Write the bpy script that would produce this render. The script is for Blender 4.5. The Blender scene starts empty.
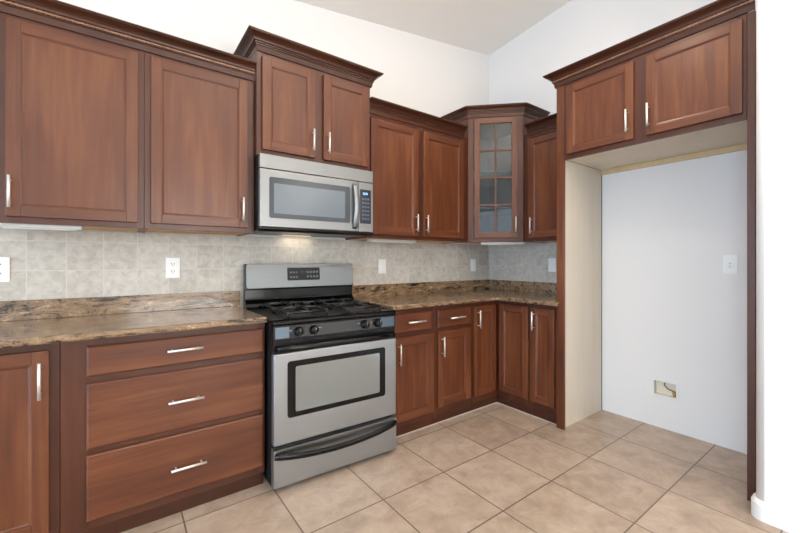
import bpy, bmesh, math, random
from mathutils import Vector, Matrix
random.seed(7)
scene = bpy.context.scene
C = scene.collection
PI = math.pi

# ------------------------------------------------------------------ camera
cam_d = bpy.data.cameras.new('camera'); cam = bpy.data.objects.new('camera', cam_d); C.objects.link(cam)
cam.location = (-0.6408, -2.6301, 1.2034)
cam.rotation_euler = (PI/2, 0, -0.6401)
cam_d.sensor_width = 36; cam_d.lens = 376.53*36/800; cam_d.shift_y = -5.86/800; cam_d.clip_start = .02
scene.camera = cam

# ------------------------------------------------------------------ light and exposure
vs = scene.view_settings
vs.view_transform = 'Standard'; vs.look = 'None'; vs.gamma = 1; vs.use_curve_mapping = False
vs.exposure = -0.25
w = bpy.data.worlds.new('sky'); scene.world = w; w.use_nodes = True
wn = w.node_tree
bg = wn.nodes['Background']; bg.inputs[1].default_value = 1.0
sk = wn.nodes.new('ShaderNodeTexSky'); sk.sky_type = 'HOSEK_WILKIE'; sk.turbidity = 3; sk.ground_albedo = .4
sk.sun_direction = (.3, .5, .8)
wn.links.new(sk.outputs[0], bg.inputs[0])

def area(name, loc, rot, sx, sy, watts, col, spread=PI):
    d = bpy.data.lights.new(name, 'AREA'); d.shape = 'RECTANGLE'; d.size = sx; d.size_y = sy
    d.energy = watts; d.color = col; d.spread = spread
    o = bpy.data.objects.new(name, d); C.objects.link(o); o.location = loc; o.rotation_euler = rot
    return o
DAY = (.86, .93, 1.0)
sun_d = bpy.data.lights.new('sun', 'SUN'); sun_d.energy = 5; sun_d.color = (1, .95, .88); sun_d.angle = .02
sun = bpy.data.objects.new('sun', sun_d); C.objects.link(sun); sun.location = (-10, -1, 6)
sun.rotation_euler = Vector((.80, -.22, -.60)).to_track_quat('-Z', 'Y').to_euler()
# daylight just outside the three windows
area('daylight_rear_one', (-2.5, -6.12, 1.75), (-PI/2, 0, PI), 1.6, 1.7, 40, DAY)
area('daylight_rear_two', (0.4, -6.12, 1.45), (-PI/2, 0, PI), 1.9, 1.9, 140, (1, .97, .94))
area('daylight_side', (-6.32, -3.2, 1.2), (PI/2, 0, -PI/2), 3.6, 2.2, 490, (.53, .71, .93))
def ceil_z(x, y): return 3.369 + .137*(max(x, -2.6)-2.486) - .088*y
# recessed ceiling lamps and two unseen fill lights added to brighten the ceiling
def lamp(x, y, z, watts, col, size, up=False):
    d = bpy.data.lights.new('can_and_fill_lamp', 'AREA'); d.shape = 'DISK'; d.size = size; d.energy = watts; d.color = col
    o = bpy.data.objects.new('can_and_fill_lamp', d); C.objects.link(o)
    o.location = (x, y, z); o.rotation_euler = (PI if up else 0, 0, 0)
for x, y in ((-3.4, -1.6), (-3.4, -3.6), (0.2, -3.6), (-1.3, -3.8)): lamp(x, y, ceil_z(x, y)-.03, 3, (1, .90, .76), .15)
for x, y, e in ((.6, -3.7, 88), (-1.4, -4.1, 38)): lamp(x, y, 1.9, e, (1, .92, .82), .4, True)

for x, y in ((.35, -1.5), (1.3, -1.4)): lamp(x, y, ceil_z(x, y)-.03, 9, (1, .90, .76), .15)

# ------------------------------------------------------------------ helpers
def link(o, parent=None):
    C.objects.link(o)
    if parent is not None: o.parent = parent
    return o
def thing(name, label, cat, loc=(0, 0, 0), rz=0, group=None):
    o = bpy.data.objects.new(name, None); o.empty_display_size = .1; C.objects.link(o)
    o.location = loc; o.rotation_euler = (0, 0, rz); o['label'] = label; o['category'] = cat
    if group: o['group'] = group
    return o
def tag(o, label, cat, group=None):
    o['label'] = label; o['category'] = cat
    if group: o['group'] = group
    return o

class MB:
    def __init__(self): self.bm = bmesh.new()
    def face(self, vs, mat=0, smooth=False):
        f = self.bm.faces.new([v if isinstance(v, bmesh.types.BMVert) else self.bm.verts.new(v) for v in vs])
        f.material_index = mat; f.smooth = smooth; return f
    def box(self, x0, x1, y0, y1, z0, z1, mat=0):
        return self.hexa([(x0,y0,z0),(x1,y0,z0),(x1,y1,z0),(x0,y1,z0),(x0,y0,z1),(x1,y0,z1),(x1,y1,z1),(x0,y1,z1)], mat)
    def hexa(self, p, mat=0):
        v = [self.bm.verts.new(q) for q in p]
        for ix in ((0,3,2,1),(4,5,6,7),(0,1,5,4),(1,2,6,5),(2,3,7,6),(3,0,4,7)): self.face([v[i] for i in ix], mat)
        return self
    def prism(self, pts, z0, z1, mat=0, axis='z'):
        def P(a, b, c): return (a, b, c) if axis == 'z' else ((a, c, b) if axis == 'y' else (c, a, b))
        lo = [self.bm.verts.new(P(a, b, z0)) for a, b in pts]; hi = [self.bm.verts.new(P(a, b, z1)) for a, b in pts]
        n = len(pts)
        self.face(lo[::-1], mat); self.face(hi, mat)
        for i in range(n): self.face([lo[i], lo[(i+1) % n], hi[(i+1) % n], hi[i]], mat)
        return self
    def cyl(self, a, b, r, r2=None, n=16, mat=0, caps=True):
        a, b = Vector(a), Vector(b); r2 = r if r2 is None else r2
        d = (b-a).normalized(); u = d.orthogonal().normalized(); w = d.cross(u)
        A = [self.bm.verts.new(a+(u*math.cos(t)+w*math.sin(t))*r) for t in (2*PI*i/n for i in range(n))]
        B = [self.bm.verts.new(b+(u*math.cos(t)+w*math.sin(t))*r2) for t in (2*PI*i/n for i in range(n))]
        for i in range(n): self.face([A[i], A[(i+1) % n], B[(i+1) % n], B[i]], mat, True)
        if caps: self.face(A[::-1], mat); self.face(B, mat)
        return self
    def lathe(self, c, axis, prof, n=24, mat=0):      # prof: (radius, offset along axis)
        c = Vector(c); d = Vector(axis).normalized(); u = d.orthogonal().normalized(); w = d.cross(u)
        rings = []
        for r, h in prof:
            rings.append([self.bm.verts.new(c+d*h+(u*math.cos(2*PI*i/n)+w*math.sin(2*PI*i/n))*max(r, 1e-5)) for i in range(n)])
        for A, B in zip(rings, rings[1:]):
            for i in range(n): self.face([A[i], A[(i+1) % n], B[(i+1) % n], B[i]], mat, True)
        self.face(rings[0][::-1], mat); self.face(rings[-1], mat)
        return self
    def tube(self, pts, ra, rb=None, n=12, mat=0, up=(0, 0, 1)):
        rb = ra if rb is None else rb; up = Vector(up); pts = [Vector(p) for p in pts]; rings = []
        for i, p in enumerate(pts):
            d = (pts[min(i+1, len(pts)-1)]-pts[max(i-1, 0)]).normalized()
            s = d.cross(up).normalized(); t = s.cross(d)
            rings.append([self.bm.verts.new(p+s*math.cos(2*PI*k/n)*ra+t*math.sin(2*PI*k/n)*rb) for k in range(n)])
        for A, B in zip(rings, rings[1:]):
            for i in range(n): self.face([A[i], A[(i+1) % n], B[(i+1) % n], B[i]], mat, True)
        self.face(rings[0][::-1], mat); self.face(rings[-1], mat)
        return self
    def sweep(self, path, prof, z, mat=0):           # moulding: profile (out, up) mitred along a plan polyline
        n = len(path); P = [Vector(p) for p in path]; rings = []
        def nrm(a, b):
            d = (b-a).normalized(); return Vector((d.y, -d.x))
        for i in range(n):
            if i == 0: m = nrm(P[0], P[1])
            elif i == n-1: m = nrm(P[-2], P[-1])
            else:
                a, b = nrm(P[i-1], P[i]), nrm(P[i], P[i+1]); m = (a+b)/(1+a.dot(b))
            rings.append([self.bm.verts.new((P[i].x+m.x*o, P[i].y+m.y*o, z+u)) for o, u in prof])
        k = len(prof)
        for A, B in zip(rings, rings[1:]):
            for j in range(k): self.face([A[j], B[j], B[(j+1) % k], A[(j+1) % k]], mat)
        self.face(rings[0], mat); self.face(rings[-1][::-1], mat)
        return self
    def rope(self, path, off, z, r=.0065, mat=0):
        n = len(path); P = [Vector(p) for p in path]
        def nrm(a, b):
            d = (b-a).normalized(); return Vector((d.y, -d.x))
        Q = []
        for i in range(n):
            if i == 0: m = nrm(P[0], P[1])
            elif i == n-1: m = nrm(P[-2], P[-1])
            else:
                a, b = nrm(P[i-1], P[i]), nrm(P[i], P[i+1]); m = (a+b)/(1+a.dot(b))
            Q.append(P[i]+m*off)
        for a, b in zip(Q, Q[1:]):
            d = (b-a); L = d.length; d.normalize(); o = Vector((d.y, -d.x, 0)); N = max(2, int(L/.0028)); prev = None
            for i in range(N+1):
                s = L*i/N; c = Vector((a.x+d.x*s, a.y+d.y*s, z)); ring = []
                for k in range(8):
                    t = 2*PI*k/8; rr = r*(.42+.58*abs(math.cos(t-s*2*PI/.036)))
                    ring.append(self.bm.verts.new(c+o*math.cos(t)*rr+Vector((0, 0, math.sin(t)*rr))))
                if prev:
                    for k in range(8): self.face([prev[k], ring[k], ring[(k+1) % 8], prev[(k+1) % 8]], mat, True)
                prev = ring
        return self
    def build(self, name, mats, parent=None, bevel=0, seg=2):
        bmesh.ops.recalc_face_normals(self.bm, faces=self.bm.faces)
        me = bpy.data.meshes.new(name); self.bm.to_mesh(me); self.bm.free()
        for m in (mats if isinstance(mats, (list, tuple)) else [mats]): me.materials.append(m)
        o = bpy.data.objects.new(name, me); link(o, parent)
        if bevel:
            b = o.modifiers.new('bevel', 'BEVEL'); b.width = bevel; b.segments = seg; b.limit_method = 'ANGLE'; b.angle_limit = math.radians(40)
        return o

# ------------------------------------------------------------------ materials
def s2l(c):
    return tuple((x/255/12.92 if x/255 <= .04045 else ((x/255+.055)/1.055)**2.4) for x in c)+(1,)
def mat(name, col, rough=.5, metal=0, coat=0, spec=.5, emit=0):
    m = bpy.data.materials.new(name); m.use_nodes = True; b = m.node_tree.nodes['Principled BSDF']
    b.inputs['Base Color'].default_value = s2l(col); b.inputs['Roughness'].default_value = rough
    b.inputs['Metallic'].default_value = metal; b.inputs['Coat Weight'].default_value = coat
    b.inputs['Specular IOR Level'].default_value = spec
    if emit:
        b.inputs['Emission Color'].default_value = s2l(col); b.inputs['Emission Strength'].default_value = emit
    return m
class NT:
    def __init__(self, m): self.t = m.node_tree; self.b = self.t.nodes['Principled BSDF']
    def n(self, kind, **kw):
        x = self.t.nodes.new('ShaderNode'+kind)
        for k, v in kw.items():
            if k in x.inputs: x.inputs[k].default_value = v
            else: setattr(x, k, v)
        return x
    def l(self, a, b): self.t.links.new(a, b)
    def ramp(self, fac, stops):
        r = self.n('ValToRGB'); e = r.color_ramp.elements
        while len(e) < len(stops): e.new(.5)
        for q, (p, c) in zip(e, stops): q.position = p; q.color = s2l(c)
        self.l(fac, r.inputs[0]); return r.outputs[0]
    def bump(self, h, strength, dist=.002):
        b = self.n('Bump', Strength=strength, Distance=dist); self.l(h, b.inputs['Height']); self.l(b.outputs[0], self.b.inputs['Normal'])
def coords(q, scale, rot=(0, 0, 0), rnd=True):
    tc = q.n('TexCoord'); mp = q.n('Mapping'); mp.inputs['Scale'].default_value = scale; mp.inputs['Rotation'].default_value = rot
    src = tc.outputs['Object']
    if rnd:
        oi = q.n('ObjectInfo'); vm = q.n('VectorMath', operation='MULTIPLY_ADD')
        cb = q.n('CombineXYZ')
        for i in range(3): q.l(oi.outputs['Random'], cb.inputs[i])
        q.l(cb.outputs[0], vm.inputs[0]); vm.inputs[1].default_value = (3.1, 1.7, 5.3); q.l(src, vm.inputs[2]); src = vm.outputs[0]
    q.l(src, mp.inputs['Vector']); return mp.outputs[0]

def wood(name, scale, dark, mid, light, rough=.42, coat=.42):
    m = mat(name, mid, rough, coat=coat); q = NT(m); q.b.inputs['Coat Roughness'].default_value = .26; q.b.inputs['Specular IOR Level'].default_value = .3
    g = q.n('TexNoise', Scale=1, Detail=7, Roughness=.62, Distortion=.5); q.l(coords(q, scale), g.inputs['Vector'])
    c = q.n('TexNoise', Scale=1, Detail=3, Roughness=.5); q.l(coords(q, tuple(.22*s+.9 for s in scale)), c.inputs['Vector'])
    mx = q.n('Math', operation='MULTIPLY_ADD'); q.l(g.outputs[0], mx.inputs[0]); mx.inputs[1].default_value = .5
    m2 = q.n('Math', operation='MULTIPLY'); q.l(c.outputs[0], m2.inputs[0]); m2.inputs[1].default_value = .5; q.l(m2.outputs[0], mx.inputs[2])
    col = q.ramp(mx.outputs[0], [(.3, dark), (.5, mid), (.7, light)])
    q.l(col, q.b.inputs['Base Color']); q.bump(g.outputs[0], .04)
    return m
WD, WM, WL = (72, 35, 19), (99, 53, 29), (124, 75, 43)
wood_v = wood('cherry_wood_upright', (26, 26, 1.6), WD, WM, WL)
wood_h = wood('cherry_wood_level', (1.6, 26, 26), WD, WM, WL)
frame_v = wood('cherry_frame_upright', (26, 26, 1.6), (58, 27, 15), (78, 39, 22), (94, 51, 30))
frame_h = wood('cherry_frame_level', (1.6, 26, 26), (58, 27, 15), (78, 39, 22), (94, 51, 30))
wood_c = wood('cherry_wood_moulding', (1.6, 30, 30), (50, 26, 16), (70, 37, 23), (88, 50, 31), .34, .2)
wood_rope = wood('cherry_wood_rope', (60, 60, 60), (112, 74, 54), (142, 104, 80), (170, 134, 108), .3)
maple = wood('maple_veneer', (24, 24, 1.6), (214, 202, 182), (219, 208, 190), (223, 213, 197), .5, 0)
maple_edge = wood('maple_ply', (1.6, 24, 24), (198, 150, 92), (212, 166, 106), (222, 180, 122), .5, 0)
maple_tan = wood('maple_cleat', (1.6, 24, 24), (196, 168, 124), (206, 180, 138), (214, 190, 150), .5, 0)
nickel = mat('brushed_nickel', (236, 233, 227), .5, .85)
wall_paint = mat('wall_paint', (230, 227, 224), .75, spec=.25)
q = NT(wall_paint); nz = q.n('TexNoise', Scale=90, Detail=3); q.l(coords(q, (1, 1, 1), rnd=False), nz.inputs['Vector']); q.bump(nz.outputs[0], .08, .001)
ceil_paint = mat('ceiling_paint', (243, 240, 236), .85, spec=.2)
white_trim = mat('white_trim', (240, 240, 238), .45)
white_plastic = mat('white_plastic', (240, 239, 235), .35)
slot_dark = mat('slot_dark', (40, 38, 36), .6)
def steel_mat(name, col, r0, r1):
    m = mat(name, col, .4, 1); q = NT(m); q.b.inputs['Anisotropic'].default_value = .5
    nz = q.n('TexNoise', Scale=1, Detail=4); q.l(coords(q, (2, 200, 200)), nz.inputs['Vector'])
    mr = q.n('MapRange'); q.l(nz.outputs[0], mr.inputs[0]); mr.inputs[3].default_value = r0; mr.inputs[4].default_value = r1; q.l(mr.outputs[0], q.b.inputs['Roughness']); return m
steel = steel_mat('stainless_steel', (168, 173, 177), .34, .48)
steel_soft = steel_mat('stainless_matte', (134, 137, 138), .45, .58)
steel_mw = steel_mat('stainless_satin', (146, 147, 147), .36, .5)
black_gloss = mat('black_enamel', (8, 8, 9), .14, spec=.3)
black_plastic = mat('black_plastic', (11, 11, 12), .3, spec=.3)
black_matte = mat('black_matte', (12, 12, 13), .6)
iron = mat('cast_iron', (18, 18, 20), .32)
dark_glass = mat('dark_glass', (20, 23, 25), .05, coat=.6)
oven_glass = mat('oven_glass', (96, 106, 106), .06, spec=1.0, coat=1.0)
oven_glass.node_tree.nodes['Principled BSDF'].inputs['Coat IOR'].default_value = 2.2
mw_glass = mat('microwave_glass', (92, 104, 112), .1, spec=.8, coat=.6)
panel_grey = mat('control_panel', (22, 25, 28), .12, coat=.5)
panel_end = mat('panel_silver', (88, 102, 114), .3, .6)
label_grey = mat('label_grey', (150, 152, 154), .5)
clock_glow = mat('clock_digits', (170, 205, 255), .5, emit=2.5)
lamp_white = mat('lamp_housing', (206, 206, 202), .4)
gap_shade = mat('gap_shade', (44, 32, 27), .6)
caulk = mat('caulk', (206, 200, 192), .6)
paper = mat('mud_beige', (226, 216, 196), .8)
brass = mat('brass', (190, 160, 90), .3, 1)

# clear pane: Schlick reflection on both faces, clear between
def glass_mat(name, r0, tint):
    m = bpy.data.materials.new(name); m.use_nodes = True; t = m.node_tree; t.nodes.remove(t.nodes['Principled BSDF'])
    tr = t.nodes.new('ShaderNodeBsdfTransparent'); tr.inputs[0].default_value = tint
    gl = t.nodes.new('ShaderNodeBsdfGlossy'); gl.inputs['Roughness'].default_value = .02
    lw = t.nodes.new('ShaderNodeLayerWeight'); lw.inputs[0].default_value = .5
    pw = t.nodes.new('ShaderNodeMath'); pw.operation = 'POWER'; t.links.new(lw.outputs['Facing'], pw.inputs[0]); pw.inputs[1].default_value = 5
    ad = t.nodes.new('ShaderNodeMath'); ad.operation = 'MULTIPLY_ADD'; t.links.new(pw.outputs[0], ad.inputs[0]); ad.inputs[1].default_value = 1-r0; ad.inputs[2].default_value = r0
    mx = t.nodes.new('ShaderNodeMixShader'); t.links.new(ad.outputs[0], mx.inputs[0]); t.links.new(tr.outputs[0], mx.inputs[1]); t.links.new(gl.outputs[0], mx.inputs[2])
    t.links.new(mx.outputs[0], t.nodes['Material Output'].inputs[0]); return m
pane = glass_mat('cabinet_glass', .06, (.42, .52, .57, 1))
window_pane = glass_mat('window_glass', .045, (.97, .98, .98, 1))

# granite
granite = mat('brown_granite', (120, 95, 70), .18, coat=.5); q = NT(granite)
v = coords(q, (.8, 3.4, 3.4), (.35, .5, .5), rnd=False)
wv = q.n('TexNoise', Scale=6.5, Detail=9, Roughness=.66, Distortion=2.2); q.l(v, wv.inputs['Vector'])
sp = q.n('TexNoise', Scale=95, Detail=4, Roughness=.7); q.l(coords(q, (1, 1, 1), rnd=False), sp.inputs['Vector'])
ma = q.n('Math', operation='MULTIPLY_ADD'); q.l(sp.outputs[0], ma.inputs[0]); ma.inputs[1].default_value = .3
mb = q.n('Math', operation='MULTIPLY_ADD'); q.l(wv.outputs[0], mb.inputs[0]); mb.inputs[1].default_value = 1.5; mb.inputs[2].default_value = -.395
q.l(mb.outputs[0], ma.inputs[2])
q.l(q.ramp(ma.outputs[0], [(.33, (44, 37, 31)), (.40, (92, 74, 56)), (.47, (150, 122, 92)), (.52, (98, 78, 60)), (.57, (170, 140, 106)), (.64, (116, 92, 68)), (.72, (188, 162, 130))]), q.b.inputs['Base Color'])

def tile_mat(name, size, ox, oy, mortar, cols, mcol, rough, axes, nscale, bumpd=.0015, smooth=.1):
    m = mat(name, cols[1], rough); q = NT(m)
    tc = q.n('TexCoord'); sx = q.n('SeparateXYZ'); q.l(tc.outputs['Object'], sx.inputs[0])
    cb = q.n('CombineXYZ'); q.l(sx.outputs[axes[0]], cb.inputs[0]); q.l(sx.outputs[axes[1]], cb.inputs[1])
    mp = q.n('Mapping'); q.l(cb.outputs[0], mp.inputs[0]); mp.inputs['Location'].default_value = (-ox, -oy, 0)
    br = q.n('TexBrick', offset=0.0, squash=1.0); br.inputs['Scale'].default_value = 1
    for k, vv in (('Brick Width', size), ('Row Height', size), ('Mortar Size', mortar), ('Mortar Smooth', smooth), ('Bias', 0)): br.inputs[k].default_value = vv
    br.inputs['Color1'].default_value = (0, 0, 0, 1); br.inputs['Color2'].default_value = (1, 1, 1, 1); br.inputs['Mortar'].default_value = (.5, .5, .5, 1)
    q.l(mp.outputs[0], br.inputs['Vector'])
    nz = q.n('TexNoise', Scale=nscale, Detail=8, Roughness=.65, Distortion=.4)
    off = q.n('VectorMath', operation='MULTIPLY_ADD'); q.l(br.outputs['Color'], off.inputs[0]); off.inputs[1].default_value = (7, 3, 5); q.l(tc.outputs['Object'], off.inputs[2]); q.l(off.outputs[0], nz.inputs['Vector'])
    bw = q.n('Math', operation='MULTIPLY_ADD'); sr = q.n('SeparateXYZ'); q.l(br.outputs['Color'], sr.inputs[0])
    q.l(sr.outputs[0], bw.inputs[0]); bw.inputs[1].default_value = .14
    b2 = q.n('Math', operation='SUBTRACT'); q.l(nz.outputs[0], b2.inputs[0]); b2.inputs[1].default_value = .07; q.l(b2.outputs[0], bw.inputs[2])
    base = q.ramp(bw.outputs[0], [(.32, cols[0]), (.5, cols[1]), (.68, cols[2])])
    mc = q.n('MixRGB'); mc.inputs[2].default_value = s2l(mcol); q.l(base, mc.inputs[1]); q.l(br.outputs['Fac'], mc.inputs[0]); q.l(mc.outputs[0], q.b.inputs['Base Color'])
    inv = q.n('Math', operation='SUBTRACT'); inv.inputs[0].default_value = 1; q.l(br.outputs['Fac'], inv.inputs[1])
    ad = q.n('Math', operation='MULTIPLY_ADD'); q.l(nz.outputs[0], ad.inputs[0]); ad.inputs[1].default_value = .25; q.l(inv.outputs[0], ad.inputs[2])
    q.bump(ad.outputs[0], .35, bumpd)
    return m
floor_tile = tile_mat('floor_tile', .4135, .0105, -.2335, .0035, [(160, 140, 122), (178, 157, 138), (192, 173, 155)], (108, 91, 78), .32, (0, 1), 9)
splash_tile = tile_mat('stone_tile', .1515, -.105, 1.001, .0022, [(177, 170, 158), (194, 188, 177), (207, 202, 192)], (206, 201, 191), .5, (0, 2), 24, .001, .3)

# ------------------------------------------------------------------ room shell
XR, XL, YB, XW = 2.486, -6.2, -6.0, 1.752
def struct(o):
    o['kind'] = 'structure'; return o
def wall_grid(name, fixed, axis, a_cuts, holes, zc, m=None, thick=.12, sign=1):
    """wall in a plane x=fixed / y=fixed; a_cuts and zc cut it in cells, cells inside a hole are left out, the top follows the ceiling"""
    mb = MB(); m = m or wall_paint
    for a0, a1 in zip(a_cuts, a_cuts[1:]):
        for i, z0 in enumerate(zc):
            z1 = zc[i+1] if i+1 < len(zc) else None
            am, zm = (a0+a1)/2, (z0+z1)/2 if z1 else 9
            if any(h[0] < am < h[1] and h[2] < zm < h[3] for h in holes): continue
            def P(f, a, z):
                x, y = (f, a) if axis == 'x' else (a, f)
                return (x, y, ceil_z(x, y)+.02 if z is None else z)
            f0, f1 = fixed, fixed+thick*sign
            mb.hexa([P(f0,a0,z0),P(f1,a0,z0),P(f1,a1,z0),P(f0,a1,z0),P(f0,a0,z1),P(f1,a0,z1),P(f1,a1,z1),P(f0,a1,z1)])
    bmesh.ops.remove_doubles(mb.bm, verts=mb.bm.verts, dist=1e-5)
    return struct(mb.build(name, m))
wall_grid('wall_back', 0, 'y', [XL, -2.6, XR+.12], [], [0])
wall_grid('wall_right', XR, 'x', [-2.3, -1.671, -1.536, 0], [(-1.671, -1.536, .236, .334)], [0, .236, .334])
# wing wall beside the refrigerator recess, with a rounded corner
mb = MB(); r = .034; yw = -2.206
pts = [(XR+.12, yw), (XR+.12, YB), (XW, YB)]
pts += [(XW+r-r*math.cos(t), yw-r+r*math.sin(t)) for t in (PI/2*i/8 for i in range(9))]
lo = [mb.bm.verts.new((x, y, 0)) for x, y in pts]; hi = [mb.bm.verts.new((x, y, ceil_z(x, y)+.02)) for x, y in pts]
mb.face(lo[::-1]); mb.face(hi)
for i in range(len(pts)):
    j = (i+1) % len(pts); mb.face([lo[i], lo[j], hi[j], hi[i]], 0, 2 < i < 11)
struct(mb.build('wall_front_right', wall_paint))
# windows: hole rectangles in rear and left wall
W1, W2, W3 = (-3.3, -1.7, .9, 2.6), (-.55, 1.35, .5, 2.4), (-5.0, -1.4, .1, 2.3)
wall_grid('wall_rear', YB, 'y', [XL-.12, W1[0], -2.6, W1[1], W2[0], W2[1], XW+.1], [W1, W2], [0, .5, .9, 2.4, 2.6], sign=-1)
wall_grid('wall_left', XL, 'x', [YB-.12, W3[0], W3[1], .12], [W3], [0, .1, 2.3], sign=-1)
def window(name, hole, fixed, axis, blinds):
    a0, a1, z0, z1 = hole; mb = MB(); s = .05
    def bx(mbx, p0, p1, f0, f1, q0, q1, mi=0):
        if axis == 'y': mbx.box(p0, p1, f0, f1, q0, q1, mi)
        else: mbx.box(f0, f1, p0, p1, q0, q1, mi)
    fo, fi = fixed-.09, fixed-.03
    for p0, p1, q0, q1 in ((a0, a0+s, z0, z1), (a1-s, a1, z0, z1), (a0, a1, z0, z0+s), (a0, a1, z1-s, z1), ((a0+a1)/2-.03, (a0+a1)/2+.03, z0, z1)): bx(mb, p0, p1, fo, fi, q0, q1)
    o = struct(mb.build(name, white_trim))
    g = MB(); bx(g, a0+s, a1-s, fixed-.064, fixed-.060, z0+s, z1-s); g.build('window_glass', window_pane, o)
    if blinds:
        b = MB(); z = z0+.06
        while z < z1-.05:
            b.hexa([(a0+.06, fixed-.028, z-.008), (a1-.06, fixed-.028, z-.008), (a1-.06, fixed+.012, z+.010), (a0+.06, fixed+.012, z+.010),
                    (a0+.06, fixed-.028, z-.006), (a1-.06, fixed-.028, z-.006), (a1-.06, fixed+.012, z+.012), (a0+.06, fixed+.012, z+.012)]); z += .048
        k = b.build('window_blind', white_trim, o)
    return o
window('window_1', W1, YB, 'y', True); window('window_2', W2, YB, 'y', False); window('window_3', W3, XL, 'x', False)
mb = MB(); mb.box(XL-.12, XR+.12, YB-.12, .12, -.08, 0); struct(mb.build('floor', floor_tile))
mb = MB()
for xa, xb in ((XL-.12, -2.6), (-2.6, XR+.12)):
    cs = [(xa, YB-.12), (xb, YB-.12), (xb, .12), (xa, .12)]
    mb.hexa([(x, y, ceil_z(x, y)) for x, y in cs]+[(x, y, ceil_z(x, y)+.1) for x, y in cs])
struct(mb.build('ceiling', ceil_paint))
# baseboard round the wing wall
mb = MB(); R = r+.013
path = [(XW+.075, yw), (XW+r, yw)]+[(XW+r-r*math.sin(t), yw-r+r*math.cos(t)) for t in (PI/2*i/8 for i in range(1, 9))]+[(XW, YB)]
mb.sweep(path, [(0, 0), (.018, 0), (.018, .072), (.009, .084), (0, .087)], 0)
struct(mb.build('baseboard_right', white_trim))

# ------------------------------------------------------------------ cabinet parts (local frame: x along the run, -y to the room)
def bar_handle(parent, x, y, z, length=.136, vert=True):
    mb = MB(); h = length/2; r = .0058; st = .03
    for s in (-1, 1):
        p = (x, y, z+s*h*.72) if vert else (x+s*h*.72, y, z)
        mb.cyl(p, (p[0], y-st, p[2]), .0042, n=10)
    e = (0, 0, h) if vert else (h, 0, 0); c = Vector((x, y-st, z))
    mb.cyl(c-Vector(e), c+Vector(e), r, n=12)
    return mb.build('handle', nickel, parent)
def door(parent, x0, x1, z0, z1, yf, stile=.058, handle=None, hz=None, hlen=.136, glass=False, t=.02, name='door'):
    """framed door with a recessed flat centre; yf = front plane"""
    mb = MB(); a0, a1, c0, c1 = x0+stile, x1-stile, z0+stile, z1-stile; yb = yf+t
    mb.box(x0, a0, yf, yb, z0, z1, 0); mb.box(a1, x1, yf, yb, z0, z1, 0)
    mb.box(a0, a1, yf, yb, z0, c0, 1); mb.box(a0, a1, yf, yb, c1, z1, 1)
    o = mb.build(name, [wood_v, wood_h], parent, bevel=.0022)
    # inner moulding: small step, then a slope down to the panel
    if not glass:
        m2 = MB()
        def ring(d): return [(a0+d, c0+d), (a1-d, c0+d), (a1-d, c1-d), (a0+d, c1-d)]
        steps = [(-.0005, .0012), (.003, .002), (.004, .0065), (.011, .0095)]
        prev = None
        for d, y in steps:
            ver = [m2.bm.verts.new((x, yf+y, z)) for x, z in ring(d)]
            if prev:
                for i in range(4): m2.face([prev[i], prev[(i+1) % 4], ver[(i+1) % 4], ver[i]], 0 if i % 2 else 1)
            prev = ver
        m2.face(prev, 0)
        bk = [m2.bm.verts.new((x, yb-.002, z)) for x, z in ring(-.0005)]
        m2.face(bk[::-1], 0)
        m2.build('door_panel', [wood_v, wood_h], o)
    if handle is not None: bar_handle(o, handle, yf, hz, hlen)
    return o
def drawer(parent, x0, x1, z0, z1, yf, hx, hz, hlen=.146, t=.02):
    mb = MB(); e = .007
    f = [(x0+e, yf, z0+e), (x1-e, yf, z0+e), (x1-e, yf, z1-e), (x0+e, yf, z1-e)]
    b = [(x0, yf+.005, z0), (x1, yf+.005, z0), (x1, yf+.005, z1), (x0, yf+.005, z1)]
    k = [(x, yf+t, z) for x, _, z in b]
    V = [[mb.bm.verts.new(p) for p in s] for s in (f, b, k)]
    mb.face(V[0]); mb.face(V[2][::-1])
    for A, B in zip(V, V[1:]):
        for i in range(4): mb.face([A[i], A[(i+1) % 4], B[(i+1) % 4], B[i]])
    o = mb.build('drawer', wood_h, parent, bevel=.001)
    bar_handle(o, hx, yf, hz, hlen, vert=False)
    return o
CROWN_TOP = [(.024, .052), (.027, .060), (.034, .068), (.045, .075), (.056, .080), (.060, .081), (.060, .084), (.064, .086), (.064, .092), (0, .092)]
CROWN = [(0, 0), (.008, 0), (.012, .028), (.016, .030), (.016, .034), (.012, .035), (.012, .047), (.022, .049)] + CROWN_TOP
CROWN2 = [(0, 0), (.008, 0), (.012, .028), (.017, .030), (.017, .035), (.013, .036), (.013, .039), (.020, .041), (.020, .046), (.016, .047), (.016, .050)] + CROWN_TOP
def crown(parent, path, z, rope=True, name='crown_molding', kx=1.0):
    mb = MB(); mb.sweep(path, [(o*kx, u) for o, u in (CROWN if rope else CROWN2)], z)
    o = mb.build(name, wood_c, parent)
    if rope:
        mr = MB(); mr.rope(path, .0185*kx, z+.041, .0072); mr.build('rope_trim', wood_rope, o)
    return o
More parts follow.
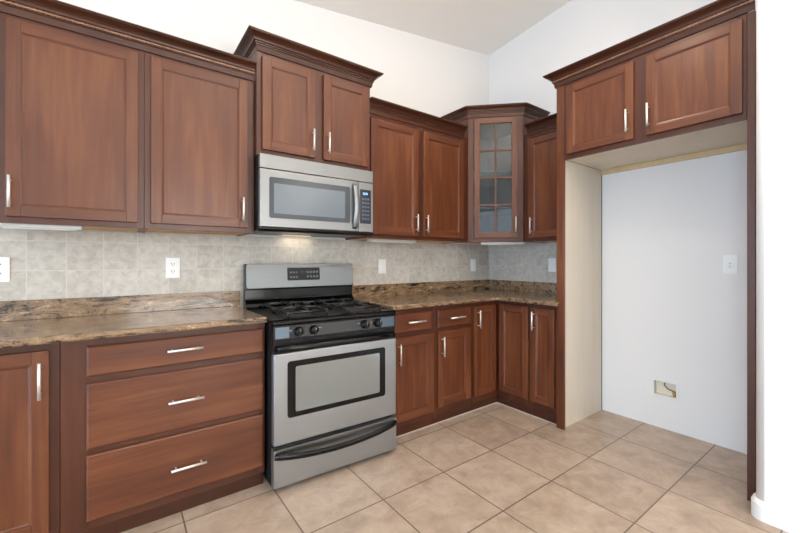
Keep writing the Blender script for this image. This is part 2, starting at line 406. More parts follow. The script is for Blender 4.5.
def wall_case(parent, w, d, z0, z1, stiles, rail_b=.042, rail_t=.04, left_side=True):
    """open-backed wall box with face frame; under side of plywood set up a little"""
    yf = -d
    mb = MB()
    mb.box(0, .018, -d+.019, -.001, z0, z1, 0); mb.box(w-.018, w, -d+.019, -.001, z0, z1, 0)
    mb.box(.018, w-.018, -d+.019, -.001, z1-.018, z1, 0); mb.box(.018, w-.018, -.008, -.001, z0+.02, z1-.018, 0)
    mb.build('case', [wood_v], parent, bevel=.001)
    mb = MB(); mb.box(.018, w-.018, -d+.019, -.012, z0+.003, z0+.018); mb.build('bottom_panel', maple_edge, parent)
    mb = MB()
    for s0, s1 in stiles: mb.box(s0, s1, yf, yf+.019, z0, z1, 0)
    st = sorted(stiles)
    for (a, b), (c, e) in zip(st, st[1:]):
        mb.box(b, c, yf, yf+.019, z0, z0+rail_b, 1); mb.box(b, c, yf, yf+.019, z1-rail_t, z1, 1)
    return mb.build('face_frame', [frame_v, frame_h], parent, bevel=.001)

# ------------------------------------------------------------------ wall cabinets
UZ0, UF = 1.366, .328           # underside and face-frame front of the wall cabinets
def up_single(x0, x1, d0, d1, hx, label):
    t = thing('upper_cabinet', label, 'cabinet', (x0, 0, 0), 0); w = x1-x0
    wall_case(t, w, UF, UZ0, 2.275, [(0, d0-x0+.012), (d1-x0-.012, w)])
    door(t, d0-x0, d1-x0, 1.394, 2.241, -UF-.02, .047, hx-x0, 1.497)
    return t
up_single(-1.09, -.5415, -1.031, -.567, -1.015, 'leftmost wall cabinet, broad brown door with its bar handle at the left edge')
up_single(-.5405, -.003, -.514, -.044, -.073, 'narrow single-door wall cabinet directly left of the microwave')
t = thing('crown_molding', 'long dark crown molding with rope detail along the top of the left wall cabinets', 'molding', (0, -UF, 2.262))
crown(t, [(-1.09, -.001), (-.004, -.001)], 0)
# above the microwave: taller and deeper
t = thing('upper_cabinet', 'short two-door cabinet set high above the microwave with flared crown', 'cabinet', (0, 0, 0)); w = .778
wall_case(t, w, .369, 1.822, 2.45, [(0, .04), (.346, .43), (.742, w)], .04, .05)
door(t, .028, .358, 1.857, 2.406, -.389, .052, .338, 1.962)
door(t, .416, .757, 1.857, 2.406, -.389, .052, .444, 1.962)
crown(t, [(.008, -.001), (.008, -.369), (w+.004, -.369), (w+.004, -.001)], 2.43, rope=False, kx=1.06)
# right of the microwave
x0 = .780; w = 1.818-x0
t = thing('upper_cabinet', 'two-door wall cabinet between the microwave and the glass corner cabinet', 'cabinet', (x0, 0, 0))
wall_case(t, w, UF, UZ0, 2.285, [(0, .034), (1.23-x0, 1.308-x0), (1.736-x0, w)])
door(t, .8036-x0, 1.2419-x0, 1.394, 2.234, -UF-.02, .052, 1.213-x0, 1.495)
door(t, 1.2956-x0, 1.7476-x0, 1.394, 2.234, -UF-.02, .052, 1.316-x0, 1.495)
crown(t, [(0, -UF), (1.76-x0, -UF)], 2.264, rope=False)
# diagonal corner cabinet
A, B = Vector((1.82, -.330)), Vector((2.151, -.661)); mid = (A+B)/2; L = (B-A).length
t = thing('corner_cabinet', 'diagonal corner wall cabinet with a glass pane door', 'cabinet', (mid.x, mid.y, 0), -PI/4)
Rm = Matrix.Rotation(PI/4, 2)
def loc(p):
    v = Rm @ (Vector(p)-mid); return (v.x, v.y)
poly = [A, Vector((1.82, -.001)), Vector((XR-.001, -.001)), Vector((XR-.001, -.661)), B]
P = [loc(p) for p in poly]
def thick_side(mb, a, b, inward, z0, z1, mi=0):
    a, b = Vector(a), Vector(b); n = Vector(inward).normalized()*.016
    mb.prism([tuple(a), tuple(b), tuple(b+n), tuple(a+n)], z0, z1, mi)
mb = MB(); c1, c0 = 2.47, UZ0
s2 = math.sqrt(.5)
thick_side(mb, P[0], P[1], (s2, s2), c0, c1); thick_side(mb, P[3], P[4], (-s2, s2), c0, c1)
thick_side(mb, P[1], P[2], (s2, -s2), c0+.02, c1); thick_side(mb, P[2], P[3], (-s2, -s2), c0+.02, c1)
cap = [(x, y) if i in (1, 2, 3) else (x*.96, y+.02) for i, (x, y) in enumerate(P)]
mb.prism(cap, c1-.018, c1); mb.build('case', [wood_v], t)
mb = MB(); inner = [(P[0][0]+.02, .022), (P[1][0]+.02, P[1][1]), (P[2][0], P[2][1]-.025), (P[3][0]-.02, P[3][1]), (P[4][0]-.02, .022)]
mb.prism(inner, c0+.012, c0+.026); mb.build('bottom_panel', maple_edge, t)
for z in (1.66, 1.98):
    mb = MB(); mb.prism(inner, z, z+.016); mb.build('shelf', maple, t)
h = L/2; mb = MB()
mb.box(-h, -h+.05, 0, .019, c0, c1, 0); mb.box(h-.05, h, 0, .019, c0, c1, 0)
mb.box(-h+.05, h-.05, 0, .019, c0, c0+.042, 1); mb.box(-h+.05, h-.05, 0, .019, c1-.03, c1, 1)
mb.build('face_frame', [frame_v, frame_h], t, bevel=.001)
dx0, dx1, dz0, dz1, st = -.183, .183, 1.402, 2.444, .047
d = door(t, dx0, dx1, dz0, dz1, -.02, st, .165, 1.514, glass=True)
mb = MB(); gx0, gx1, gz0, gz1 = dx0+st, dx1-st, dz0+st, dz1-st
mb.box(-.007, .007, -.018, -.006, gz0, gz1)
for i in (1, 2, 3):
    z = gz0+(gz1-gz0)*i/4; mb.box(gx0, gx1, -.0175, -.0065, z-.007, z+.007)
mb.build('muntin', wood_v, d, bevel=.001)
mb = MB(); mb.box(gx0-.004, gx1+.004, -.009, -.005, gz0-.004, gz1+.004); mb.build('glass_pane', pane, d)
crown(t, [loc(p) for p in (Vector((1.82, -.001)), A, B, Vector((XR-.001, -.661)))], 2.456, rope=False, kx=.76)
# right-wall cabinet
RZ = -PI/2
t = thing('upper_cabinet', 'single-door wall cabinet squeezed between the glass corner cabinet and the refrigerator panel', 'cabinet', (XR, -.664, 0), RZ); w = .46
wall_case(t, w, UF, UZ0, 2.285, [(0, .063), (w-.05, w)])
door(t, .051, .432, 1.394, 2.234, -UF-.02, .052, .091, 1.497)
crown(t, [(.04, -UF), (w, -UF)], 2.264, rope=False)
# refrigerator enclosure: local x runs from y=-1.126 towards the room
FF = XR-1.887
t = thing('upper_cabinet', 'two-door cabinet bridging the top of the refrigerator recess, with rope-trimmed crown', 'cabinet', (XR, -1.166, 0), RZ); w = .987
mb = MB(); mb.box(0, w, -FF+.019, -.001, 2.42, 2.46); mb.box(0, .016, -FF+.019, -.001, 1.95, 2.42); mb.box(w-.016, w, -FF+.019, -.001, 1.95, 2.42); mb.build('case', wood_v, t)
mb = MB(); mb.box(0, w, -FF+.019, -.001, 1.93, 1.95); mb.build('bottom_panel', maple, t)
mb = MB(); mb.box(.001, w, -.022, -.001, 1.893, 1.929); mb.build('cleat', maple_tan, t, bevel=.001)
mb = MB(); f0 = -.02
mb.box(.018, .056, -FF, -FF+.019, 1.916, 2.47, 0); mb.box(.455, .56, -FF, -FF+.019, 1.916, 2.47, 0); mb.box(.952, w, -FF, -FF+.019, 1.916, 2.47, 0)
for a, b in ((.056, .455), (.56, .952)): mb.box(a, b, -FF, -FF+.019, 1.916, 1.97, 1); mb.box(a, b, -FF, -FF+.019, 2.40, 2.47, 1)
mb.build('face_frame', [frame_v, frame_h], t, bevel=.001)
o = -1.166
door(t, 1.2114+o, 1.6374+o, 1.948, 2.420, -FF-.02, .046, 1.608+o, 2.06)
door(t, 1.7067+o, 2.1393+o, 1.948, 2.420, -FF-.02, .046, 1.712+o+.012, 2.06)
crown(t, [(-.041, -.001), (-.041, -FF), (w+.032, -FF)], 2.448, kx=1.06)
def end_panel(label, x, ya, yb, yc, inner):
    t = thing('end_panel', label, 'panel', (XR, x, 0), RZ)
    mb = MB(); mb.box(0, ya, -FF+.02, -.007, 0, 2.445); mb.build('panel', wood_v, t)
    if inner: mb = MB(); mb.box(ya, ya+.004, -FF+.02, -.012, .0, 1.928); mb.build('liner', maple, t); mb = MB(); mb.box(ya, ya+.0045, -.0118, -.001, .0, 1.928); mb.build('back_gap_shade', gap_shade, t)  # last strip: dark colour painted in for the shaded gap at the wall
    mb = MB(); mb.box(yc, yb, -FF, -FF+.019, 0, 2.447); mb.build('face_strip', wood_v if inner else frame_v, t, bevel=.0015)
    return t
end_panel('tall brown panel with cream inner face on the left side of the refrigerator recess', -1.126, .035, .057, 0, True)
end_panel('slim tall brown panel on the right side of the refrigerator recess beside the white wall', -2.154, .031, .031, 0, False)

# ------------------------------------------------------------------ base cabinets
BD, BF = .576, .596             # face frame and door front
def base_case(parent, w, stiles, rails, z1=.876, seal=True):
    mb = MB(); mb.box(0, .018, -BD+.019, -.001, .10, z1); mb.box(w-.018, w, -BD+.019, -.001, .10, z1)
    mb.box(.018, w-.018, -BD+.019, -.001, .10, .118); mb.box(.018, w-.018, -.02, -.001, .118, z1)
    mb.build('case', wood_v, parent)
    mb = MB()
    for a, b in stiles: mb.box(a, b, -BD, -BD+.019, .072, z1, 0)
    st = sorted(stiles)
    for (a, b), (c, e) in zip(st, st[1:]):
        for z0, z2 in rails: mb.box(b, c, -BD, -BD+.019, z0, z2, 1)
    mb.build('face_frame', [frame_v, frame_h], parent, bevel=.001)
    mb = MB(); mb.box(.0, w, -BD+.02, -BD+.036, 0, .0985); mb.build('toe_kick', wood_c, parent)  # toe kick in darker wood, standing in for the recess shade
    if seal: mb = MB(); mb.box(.0, w, -BD+.013, -BD+.0195, 0, .004); mb.build('caulk_line', caulk, parent)
x0 = -1.36; w = -.836-x0
t = thing('base_cabinet', 'base cabinet at the left edge with one tall narrow door', 'cabinet', (x0, 0, 0))
base_case(t, w, [(0, .05), (w-.04, w)], [(.072, .15), (.83, .876)], seal=False)
door(t, -1.33-x0, -.866-x0, .118, .846, -BF, .05, -.891-x0, .733, .143)
x0 = -.834; w = -.017-x0
t = thing('drawer_cabinet', 'base cabinet with three stacked wide drawers left of the stove', 'cabinet', (x0, 0, 0))
base_case(t, w, [(0, .09), (w-.032, w)], [(.072, .135), (.38, .44), (.67, .735), (.83, .876)], seal=False)
for z0, z1, hx, hz in ((.717, .844, -.393, .788), (.412, .687, -.389, .55), (.112, .388, -.378, .237)):
    drawer(t, -.752-x0, -.027-x0, z0, z1, -BF, hx-x0, hz)
def drawer_door(x0, x1, a0, a1, b0, b1, dhx, dhz, hx, hz, label):
    t = thing('base_cabinet', label, 'cabinet', (x0, 0, 0)); w = x1-x0
    base_case(t, w, [(0, .035), (w-.035, w)], [(.072, .145), (.67, .725), (.83, .876)])
    drawer(t, a0-x0, a1-x0, .713, .843, -BF, dhx-x0, dhz, .155)
    door(t, b0-x0, b1-x0, .112 if b0 < 1 else .128, .682, -BF, .055, hx-x0, hz, .143)
drawer_door(.780, 1.196, .808, 1.158, .808, 1.182, 1.006, .782, .861, .573, 'base cabinet with drawer and door immediately right of the stove')
drawer_door(1.198, 1.595, 1.22, 1.573, 1.225, 1.570, 1.401, .777, 1.257, .575, 'base cabinet with drawer and door, second to the right of the stove')
# corner unit: two doors meeting in the inside corner
t = thing('corner_base_cabinet', 'inside-corner base cabinet with two tall doors meeting at a right angle', 'cabinet', (1.597, 0, 0)); w = .289+.02
mb = MB(); x = XR-1.597
mb.box(0, .018, -BD+.02, -.001, .10, .876); mb.box(.018, x-.002, -.02, -.001, .10, .876); mb.box(x-.02, x-.002, -.895, -.02, .10, .876); mb.box(x-BD+.02, x-.02, -.895, -.878, .10, .876)
mb.prism([(.018, -.02), (.018, -BD+.02), (x-BD+.02, -BD+.02), (x-BD+.02, -.878), (x-.02, -.878), (x-.02, -.02)], .10, .118)
mb.build('case', wood_v, t)
mb = MB(); xf = x-BD
mb.box(0, .03, -BD, -BD+.019, .072, .876, 0); mb.box(.03, xf+.019, -BD, -BD+.019, .072, .13, 1); mb.box(.03, xf+.019, -BD, -BD+.019, .84, .876, 1)
mb.box(xf, xf+.019, -.895, -.87, .072, .876, 0); mb.box(xf, xf+.019, -.87, -BD, .072, .13, 2); mb.box(xf, xf+.019, -.87, -BD, .84, .876, 2)
mb.build('face_frame', [frame_v, frame_h, frame_v], t, bevel=.001)
mb = MB(); mb.box(0, xf+.036, -BD+.02, -BD+.036, 0, .0985); mb.box(xf+.02, xf+.036, -.895, -BD+.02, 0, .0985); mb.build('toe_kick', wood_c, t)  # recess shade put into the wood colour here too
mb = MB(); mb.box(0, xf+.013, -BD+.013, -BD+.0195, 0, .004); mb.box(xf+.013, xf+.0195, -.895, -BD+.0195, 0, .004); mb.build('caulk_line', caulk, t)
mb = MB(); mb.box(xf-.012, xf+.018, -BD-.012, -BD+.0, .124, .84); mb.build('corner_post', frame_v, t)
door(t, 1.612-1.597, 1.874-1.597, .124, .840, -BF, .05, 1.645-1.597, .739, .14)
def side_door(parent, y0, y1, z0, z1, handle=None, hz=.739):
    e = door(parent, 0, y1-y0, z0, z1, 0, .05, handle, hz, .143)
    return e
d = side_door(t, 0, .276, .124, .845)
d.location = (XR-BF-1.597, -.606, 0); d.rotation_euler = (0, 0, RZ)
# last one on the right wall
t = thing('base_cabinet', 'slim single-door base cabinet on the right wall beside the refrigerator panel', 'cabinet', (XR, -.897, 0), RZ); w = .2275
base_case(t, w, [(0, .03), (w-.04, w)], [(.072, .14), (.83, .876)])
door(t, .008, .206, .128, .845, -BF, .048, .043, .745, .143)

# ------------------------------------------------------------------ counters
CT = .908
def counter(name, label, poly, nose):
    t = thing(name, label, 'countertop', (poly[0][0], 0, .877))
    ox = poly[0][0]; mb = MB()
    mb.prism([(a-ox, b) for a, b in poly], 0, CT-.877)
    mb.build('slab', granite, t, bevel=.009, seg=3)
    return t, ox
t, ox = counter('countertop', 'brown veined granite countertop running left from the stove', [(-1.36, -.001), (-1.36, -.632), (-.018, -.632), (-.018, -.001)], None)
mb = MB(); mb.box(-1.36-ox, -.006-ox, -.022, -.0005, CT-.877, 1.006-.877); mb.build('upstand', granite, t, bevel=.002)
xf = XR-.64
t, ox = counter('countertop', 'brown granite countertop turning the corner right of the stove', [(.793, -.001), (.793, -.632), (xf, -.632), (xf, -1.152), (1.884, -1.152), (1.884, -1.1245), (XR-.001, -1.1245), (XR-.001, -.001)], None)
mb = MB(); mb.box(.793-ox, XR-.001-ox, -.022, -.0005, CT-.877, 1.006-.877); mb.box(XR-.022-ox, XR-.0005-ox, -1.124, -.022, CT-.877, 1.006-.877); mb.build('upstand', granite, t, bevel=.002)
# stone tile
mb = MB(); mb.box(-1.36, -.004, -.010, -.0002, 1.0065, 1.3655); mb.box(-.004, .789, -.010, -.0002, .86, 1.3655); mb.box(.789, XR-.0105, -.010, -.0002, 1.0065, 1.3655)
o = mb.build('tile_backsplash', splash_tile); tag(o, 'pale stone tile backsplash on the long wall behind the stove', 'backsplash')
mb = MB(); mb.box(0, 1.115, -.010, -.0002, 1.0065, 1.3655)
o = mb.build('tile_backsplash', splash_tile); o.location = (XR, -.0105, 0); o.rotation_euler = (0, 0, RZ); tag(o, 'short stone tile backsplash on the right wall under the corner cabinets', 'backsplash')

# ------------------------------------------------------------------ stove
sv = thing('gas_range', 'stainless steel gas stove with black cooktop and oven window', 'stove', (.017, -.020, 0), math.radians(-2.3)); W = .750
mb = MB(); mb.box(.002, W-.002, -.655, -.03, .03, .89)
for x in (.05, W-.08):
    for y in (-.62, -.1): mb.box(x, x+.03, y, y+.03, 0, .03)
mb.build('body', black_matte, sv)
# cooktop: raised rim, sunken middle, rounded nose
mb = MB(); prof = [(-.64, .864), (-.676, .866), (-.684, .872), (-.685, .880), (-.678, .889), (-.664, .895), (-.645, .896), (-.630, .889), (-.10, .889), (-.08, .896), (-.02, .896), (-.02, .864)]
mb.prism([(y, z) for y, z in prof], -.002, W+.002, axis='x'); mb.build('cooktop', black_gloss, sv, bevel=.002)
# control panel
mb = MB(); cp = [(-.640, .795), (-.680, .791), (-.676, .865), (-.640, .865)]
mb.prism(cp, 0, W, axis='x'); k = mb.build('control_panel', black_plastic, sv, bevel=.002)
mb = MB(); yA, yB = -.7055, -.7022
def cface(mb, x0, x1, z0, z1):
    f = lambda z: -.680+(z-.791)/.073*.004
    mb.hexa([(x0, f(z0)-.002, z0), (x1, f(z0)-.002, z0), (x1, f(z0)+.002, z0), (x0, f(z0)+.002, z0), (x0, f(z1)-.002, z1), (x1, f(z1)-.002, z1), (x1, f(z1)+.002, z1), (x0, f(z1)+.002, z1)])
cface(mb, .012, W-.012, .797, .859); mb.build('panel_face', panel_grey, k)
for a, b in ((.010, .082), (W-.105, W-.010)):
    mb = MB(); f = lambda z: -.6805+(z-.791)/.073*.004
    mb.hexa([(a, f(.799)-.0022, .799), (b, f(.799)-.0022, .799), (b, f(.799), .799), (a, f(.799), .799), (a, f(.857)-.0022, .857), (b, f(.857)-.0022, .857), (b, f(.857), .857), (a, f(.857), .857)]); mb.build('silver_end', panel_end, k)
for x in (.131, .216, .531, .619):
    mb = MB(); mb.lathe((x, -.680, .828), (0, -1, 0), [(.026, 0), (.026, .004), (.022, .008), (.020, .026), (.017, .030), (.0, .0302)], 28)
    mb.box(x-.005, x+.005, -.716, -.698, .808, .848)
    kn = mb.build('knob', black_plastic, sv)
    mb = MB(); mb.box(x-.0012, x+.0012, -.7172, -.7158, .832, .847); mb.build('pointer', label_grey, kn)
for i, (x, ww) in enumerate(((.088, .012), (.252, .018), (.492, .012), (.575, .01))):
    mb = MB(); mb.box(x-ww/2, x+ww/2, -.6825, -.6805, .834, .8375); mb.build('marking', label_grey, k)
# black band under the panel with the oven door handle
mb = MB(); mb.box(.0, W, -.676, -.64, .722, .793); vb = mb.build('vent_trim', black_plastic, sv, bevel=.003)
for i in range(5):
    mb = MB(); xx = .13+i*.126; mb.box(xx-.035, xx+.035, -.6775, -.6755, .774, .781); mb.build('vent_slot', black_matte, vb)
dr = MB(); dr.box(.0, W, -.688, -.642, .250, .722); dr = dr.build('oven_door', steel, sv, bevel=.006, seg=3)
mb = MB(); N = 24; pts = []
for i in range(N+1):
    t_ = i/N; pts.append((.012+(W-.024)*t_, -.684-.034*min(1, 5*min(t_, 1-t_))**.5, .748))
mb.tube(pts, .011, .016, 14); mb.build('door_handle', black_gloss, dr)
def rrect(x0, x1, z0, z1, r, n=6):
    out = []
    for cx, cz, a in ((x1-r, z1-r, 0), (x0+r, z1-r, 90), (x0+r, z0+r, 180), (x1-r, z0+r, 270)):
        for i in range(n+1):
            b = math.radians(a+90*i/n); out.append((cx+r*math.cos(b), cz+r*math.sin(b)))
    return out
mb = MB(); mb.prism(rrect(.070, .668, .383, .678, .016), -.6915, -.686, axis='y'); wf = mb.build('oven_window', black_gloss, dr)
mb = MB(); mb.prism(rrect(.112, .628, .410, .648, .010), -.6926, -.690, axis='y'); mb.build('window_glass', oven_glass, wf)
# storage drawer, face scooped above its curved handle
mb = MB(); N = 32; arc = lambda t_: .199-.036*math.sin(PI*t_)**.9
rows = []
for i in range(N+1):
    t_ = i/N; x = W*t_
    rows.append([mb.bm.verts.new(p) for p in ((x, -.643, .034), (x, -.686, .034), (x, -.688, .040), (x, -.688, arc(t_)-.018), (x, -.688+.016*math.sin(PI*t_)**.5, arc(t_)), (x, -.688, .229), (x, -.643, .231))])
for a, b in zip(rows, rows[1:]):
    for j in range(7): mb.face([a[j], b[j], b[(j+1) % 7], a[(j+1) % 7]], 0, j in (3,))
mb.face(rows[0]); mb.face(rows[-1][::-1])
sd = mb.build('storage_drawer', steel, sv)
mb = MB(); pts = [(.006+(W-.012)*i/N, -.688-.016*min(1, 6*min(i/N, 1-i/N))**.5, arc(i/N)) for i in range(N+1)]
mb.tube(pts, .012, .0165, 14); mb.build('drawer_handle', black_gloss, sd)
mb = MB(); mb.box(.02, W-.02, -.661, -.643, .231, .250); mb.build('gap_shadow_strip', black_matte, sv)
# backguard
mb = MB(); bp = [(-.006, .885), (-.085, .897), (-.078, .92), (-.050, .945), (-.048, 1.012), (-.066, 1.014), (-.052, 1.172), (-.044, 1.180), (-.006, 1.180)]
mb.prism(bp, -.004, W+.023, axis='x'); bgd = mb.build('backguard', black_gloss, sv, bevel=.003)
def bgx(z): return -.066+(z-1.014)/.158*.014
mb = MB(); pts = rrect(.002, W+.018, 1.020, 1.181, .016); 
lo = [mb.bm.verts.new((x, bgx(z)+.004, z)) for x, z in pts]; hi = [mb.bm.verts.new((x, bgx(z)-.007, z)) for x, z in pts]
mb.face(lo); mb.face(hi[::-1])
for i in range(len(pts)): mb.face([lo[i], lo[(i+1) % len(pts)], hi[(i+1) % len(pts)], hi[i]])
bpn = mb.build('steel_panel', steel_soft, bgd, bevel=.0025)
mb = MB(); pts = rrect(.268, .503, 1.067, 1.155, .007)
lo = [mb.bm.verts.new((x, bgx(z)-.005, z)) for x, z in pts]; hi = [mb.bm.verts.new((x, bgx(z)-.0085, z)) for x, z in pts]
mb.face(lo); mb.face(hi[::-1])
for i in range(len(pts)): mb.face([lo[i], lo[(i+1) % len(pts)], hi[(i+1) % len(pts)], hi[i]])
dsp = mb.build('display', black_plastic, bpn)
def pad(x, z, ww, hh, m=label_grey):
    b = MB(); f = lambda z: bgx(z)-.0089
    b.hexa([(x-ww, f(z-hh), z-hh), (x+ww, f(z-hh), z-hh), (x+ww, f(z-hh)+.001, z-hh), (x-ww, f(z-hh)+.001, z-hh), (x-ww, f(z+hh), z+hh), (x+ww, f(z+hh), z+hh), (x+ww, f(z+hh)+.001, z+hh), (x-ww, f(z+hh)+.001, z+hh)])
    b.build('touch_pad', m, dsp)
pad_grey = mat('pad_grey', (86, 88, 92), .4)
for x in (.293, .313, .333):
    for z in (1.09, 1.122): pad(x, z, .007, .006, pad_grey)
for x in (.413, .436, .459, .482):
    for z in (1.092, 1.124): pad(x, z, .008, .008, pad_grey)
pad(.373, 1.12, .018, .010, mat('display_window', (30, 34, 32), .1))
mb = MB(); mb.box(.36, .41, bgx(1.037)-.0078, bgx(1.037)-.006, 1.036, 1.039); mb.build('badge', label_grey, bpn)
# burners and grates
for bx in (.205, .559):
    for by in (-.505, -.235):
        mb = MB(); mb.lathe((bx, by, .888), (0, 0, 1), [(.062, 0), (.058, .004), (.042, .006), (.040, .016), (.034, .018), (0, .0181)], 28); b = mb.build('burner', mat('burner_base', (70, 70, 72), .4, .6) if bpy.data.materials.get('burner_base') is None else bpy.data.materials['burner_base'], sv)
        mb = MB(); mb.lathe((bx, by, .9062), (0, 0, 1), [(.033, 0), (.035, .002), (.034, .008), (.028, .010), (0, .0102)], 28); mb.build('burner_cap', black_gloss, b)
        mb = MB(); hw, hd, zt = .112, .118, .932; r_ = .0062
        def bar(a, c): mb.tube([a, c], r_, .0075, 8, up=(0, 0, 1) if abs(a[2]-c[2]) < 1e-6 else (1, 0, 0))
        for sx in (-1, 1):
            bar((bx+sx*hw, by-hd, zt-.012), (bx+sx*hw, by+hd, zt-.012)); bar((bx-hw, by+sx*hd, zt-.012), (bx+hw, by+sx*hd, zt-.012))
            for sy in (-1, 1): bar((bx+sx*hw, by+sy*hd, .889), (bx+sx*hw, by+sy*hd, zt-.006))
        for a in range(4):
            c_, s_ = math.cos(a*PI/2), math.sin(a*PI/2)
            mb.tube([(bx+c_*hw, by+s_*hd, zt-.012), (bx+c_*hw*.84, by+s_*hd*.84, zt), (bx+c_*.03, by+s_*.03, zt), (bx+c_*.024, by+s_*.024, zt-.008)], r_, .0078, 8)
        mb.build('grate', iron, sv)

# ------------------------------------------------------------------ microwave
mw = thing('microwave', 'stainless steel over-the-range microwave hung above the stove', 'microwave', (0, 0, 1.375)); z_ = 1.375
mb = MB(); mb.box(0, .765, -.395, -.011, 1.380-z_, 1.821-z_); mb.build('body', black_plastic, mw, bevel=.002)
mb = MB(); mb.prism([(-.405, 0), (-.432, .012), (-.432, .022), (-.395, .022), (-.395, .003)], .0, .765, axis='x'); mb.build('bottom_trim', black_plastic, mw)
mb = MB(); mb.box(0, .765, -.430, -.395, 1.738-z_, 1.819-z_); mb.build('vent_grille', steel_mw, mw, bevel=.003)
dd = MB(); dd.box(0, .648, -.432, -.396, 1.399-z_, 1.734-z_); dd = dd.build('door', steel_mw, mw, bevel=.004)
mb = MB(); mb.prism(rrect(.053, .583, 1.452-z_, 1.690-z_, .012), -.4345, -.430, axis='y'); wf = mb.build('door_window', mat('window_border', (48, 56, 62), .12, coat=.6), dd)
mb = MB(); mb.prism(rrect(.080, .545, 1.480-z_, 1.655-z_, .006), -.4352, -.433, axis='y'); mb.build('window_glass', mw_glass, wf)
mb = MB(); pts = [(.618+.0*t_, -.433-.034*math.sin(PI*t_)**.6, 1.42-z_+.29*t_) for t_ in (i/20 for i in range(21))]
mb.tube(pts, .019, .009, 14, up=(0, 1, 0)); mb.build('handle', steel_mw, dd)
cpn = MB(); cpn.box(.651, .765, -.431, -.396, 1.399-z_, 1.734-z_); cpn = cpn.build('control_panel', steel_mw, mw, bevel=.003)
mb = MB(); mb.prism(rrect(.660, .746, 1.455-z_, 1.686-z_, .004), -.4335, -.430, axis='y'); kp = mb.build('keypad', mat('keypad_grey', (44, 52, 64), .2, coat=.4), cpn)
mb = MB(); mb.box(.672, .734, -.4345, -.433, 1.640-z_, 1.676-z_); ds = mb.build('display', dark_glass, kp)
for xx in (.686, .695, .706, .715):
    mb = MB(); zc = 1.658-z_
    for p0, p1, q0, q1 in ((-.003, -.002, -.007, .007), (.002, .003, -.007, .007), (-.003, .003, .006, .007), (-.003, .003, -.007, -.006)): mb.box(xx+p0, xx+p1, -.4352, -.4344, zc+q0, zc+q1)
    mb.build('digit', clock_glow, ds)
key = mat('key_grey', (92, 100, 112), .4)
for i in range(3):
    for j in range(6):
        mb = MB(); xx = .682+i*.021; zz = 1.622-j*.027-z_; mb.box(xx-.007, xx+.007, -.4342, -.433, zz-.006, zz+.006); mb.build('key', key, kp)
mb = MB(); mb.box(.355, .405, -.4308, -.429, 1.775-z_, 1.779-z_); mb.build('badge', label_grey, mw)
# cooktop lamp in the microwave underside
mb = MB(); mb.box(.26, .46, -.085, -.03, 1.3765-z_, 1.381-z_); mb.build('cooktop_lamp', mat('lamp_lens', (255, 226, 180), .5, emit=.5), mw)
area('cooktop_light', (.38, -.075, 1.374), (0, 0, 0), .22, .08, .3, (1, .86, .68))

# ------------------------------------------------------------------ under-cabinet lamps
def strip(x0, x1, loc_, rz, label):
    o = thing('under_cabinet_lamp', label, 'lamp', loc_, rz)
    mb = MB(); mb.box(x0, x1, -.06, 0, -.020, 0); mb.build('housing', lamp_white, o, bevel=.004)
    mb = MB(); mb.box(x0+.02, x1-.02, -.05, -.01, -.0225, -.0195); mb.build('lens', white_plastic, o)
    return o
strip(-.143, .143, (-.927, -.235, 1.3688), 0, 'white lamp strip fixed under the leftmost wall cabinet')
strip(-.22, .22, (1.1, -.16, 1.3688), 0, 'slim pale lamp strip under the two-door cabinet right of the microwave')
strip(-.19, .19, (2.12, -.46, 1.3688), -PI/4, 'white lamp strip under the glass corner cabinet')

# ------------------------------------------------------------------ outlets and plates (local frame: -y faces the room)
def plate(name, label, cat, loc_, rz, kind, w=.074, h=.122):
    o = thing(name, label, cat, loc_, rz)
    mb = MB(); mb.box(-w/2, w/2, -.006, 0, -h/2, h/2); mb.build('cover_plate', white_plastic, o, bevel=.0025)
    if kind == 'duplex':
        for s in (-1, 1):
            mb = MB(); mb.prism(rrect(-.017, .017, s*.022-.0145, s*.022+.0145, .010), -.0085, -.005, axis='y'); rc = mb.build('receptacle', white_plastic, o)
            for xx, hh in ((-.0065, .0055), (.0065, .0045)):
                b = MB(); b.box(xx-.0013, xx+.0013, -.009, -.008, s*.022+.003-hh, s*.022+.003+hh); b.build('slot', slot_dark, rc)
            b = MB(); b.cyl((0, -.009, s*.022-.0085), (0, -.008, s*.022-.0085), .0026, n=10); b.build('slot', slot_dark, rc)
    elif kind == 'rocker':
        mb = MB(); mb.box(-.0165, .0165, -.0075, -.005, -.033, .033); f = mb.build('switch_frame', white_plastic, o, bevel=.001)
        mb = MB(); mb.prism([(-.0070, -.030), (-.0125, -.030), (-.0085, 0), (-.0078, .030), (-.0070, .030)], -.0145, .0145, axis='x'); mb.build('rocker', white_trim, o)
    elif kind == 'single':
        mb = MB(); mb.lathe((0, -.005, -.004), (0, -1, 0), [(.020, 0), (.020, .004), (.018, .0045), (0, .0046)], 24); rc = mb.build('receptacle', white_plastic, o)
        for zz in (.004, -.010):
            b = MB(); b.box(-.006, .006, -.0105, -.0092, zz-.0012, zz+.0012); b.build('slot', slot_dark, rc)
    return o
ys = -.0102
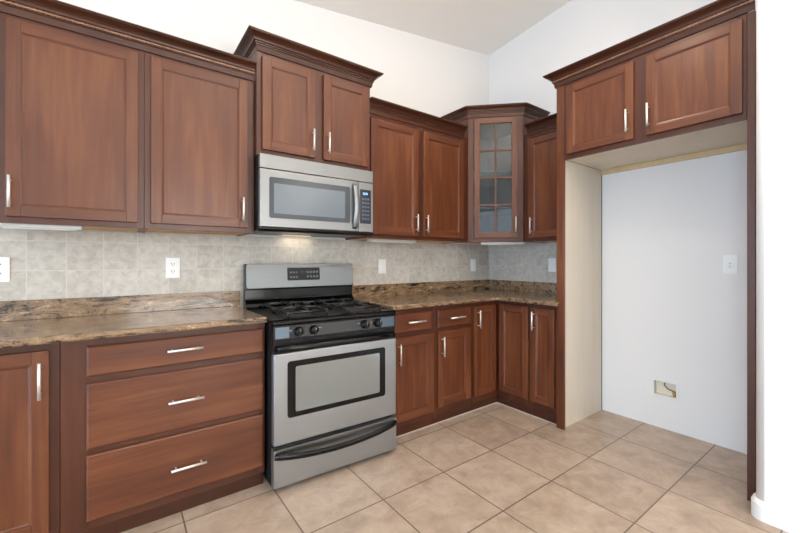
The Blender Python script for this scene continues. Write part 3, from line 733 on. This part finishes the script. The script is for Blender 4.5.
plate('wall_outlet', 'white outlet on the tile left of the stove', 'outlet', (-.3855, ys, 1.16), 0, 'duplex')
plate('wall_outlet', 'white outlet cut by the left edge of the photo, above the countertop', 'outlet', (-1.108, ys, 1.16), 0, 'duplex')
plate('wall_switch', 'white rocker plate on the tile just right of the stove', 'switch', (1.1225, ys, 1.156), 0, 'rocker')
plate('wall_switch', 'white rocker plate on the tile near the inside corner', 'switch', (2.232, ys, 1.156), 0, 'rocker')
plate('wall_switch', 'white rocker plate on the right wall tile beside the refrigerator panel', 'switch', (XR-.0102, -.735, 1.164), RZ, 'rocker')
plate('wall_outlet', 'white single outlet in the refrigerator recess', 'outlet', (XR-.0002, -1.962, 1.18), RZ, 'single')
# recessed supply box in the refrigerator recess
o = thing('supply_box', 'recessed water supply box low on the wall of the refrigerator recess', 'box', (XR, -1.6035, .285), RZ)
mb = MB(); a, b_ = .0672, .0487
mb.box(-a, a, .035, .039, -b_, b_); mb.box(-a, -a+.002, .0, .035, -b_, b_); mb.box(a-.002, a, 0, .035, -b_, b_); mb.box(-a+.002, a-.002, 0, .035, -b_, -b_+.002); mb.box(-a+.002, a-.002, 0, .035, b_-.002, b_)
mb.build('box_shell', paper, o)
mb = MB(); e = .013
for p in ((-a-e, a+e, -b_-e, -b_), (-a-e, a+e, b_, b_+e), (-a-e, -a, -b_, b_), (a, a+e, -b_, b_)): mb.box(p[0], p[1], -.004, -.0003, p[2], p[3])
mb.build('trim_frame', wall_paint, o, bevel=.001)
mb = MB(); mb.cyl((.048, .025, -.047), (.048, .025, -.012), .009); mb.cyl((.048, .025, -.014), (.048, .006, -.014), .007); v1 = mb.build('valve', brass, o)
mb = MB(); mb.cyl((.05, .0349, -.03), (.05, .031, -.03), .016); mb.build('pipe_hole', slot_dark, o)
mb = MB(); mb.tube([(-.01, .030, .045), (-.012, .022, .02), (.01, .018, .0), (.045, .022, -.01)], .004, n=10); mb.build('supply_tube', mat('grey_tube', (120, 118, 112), .5), o)
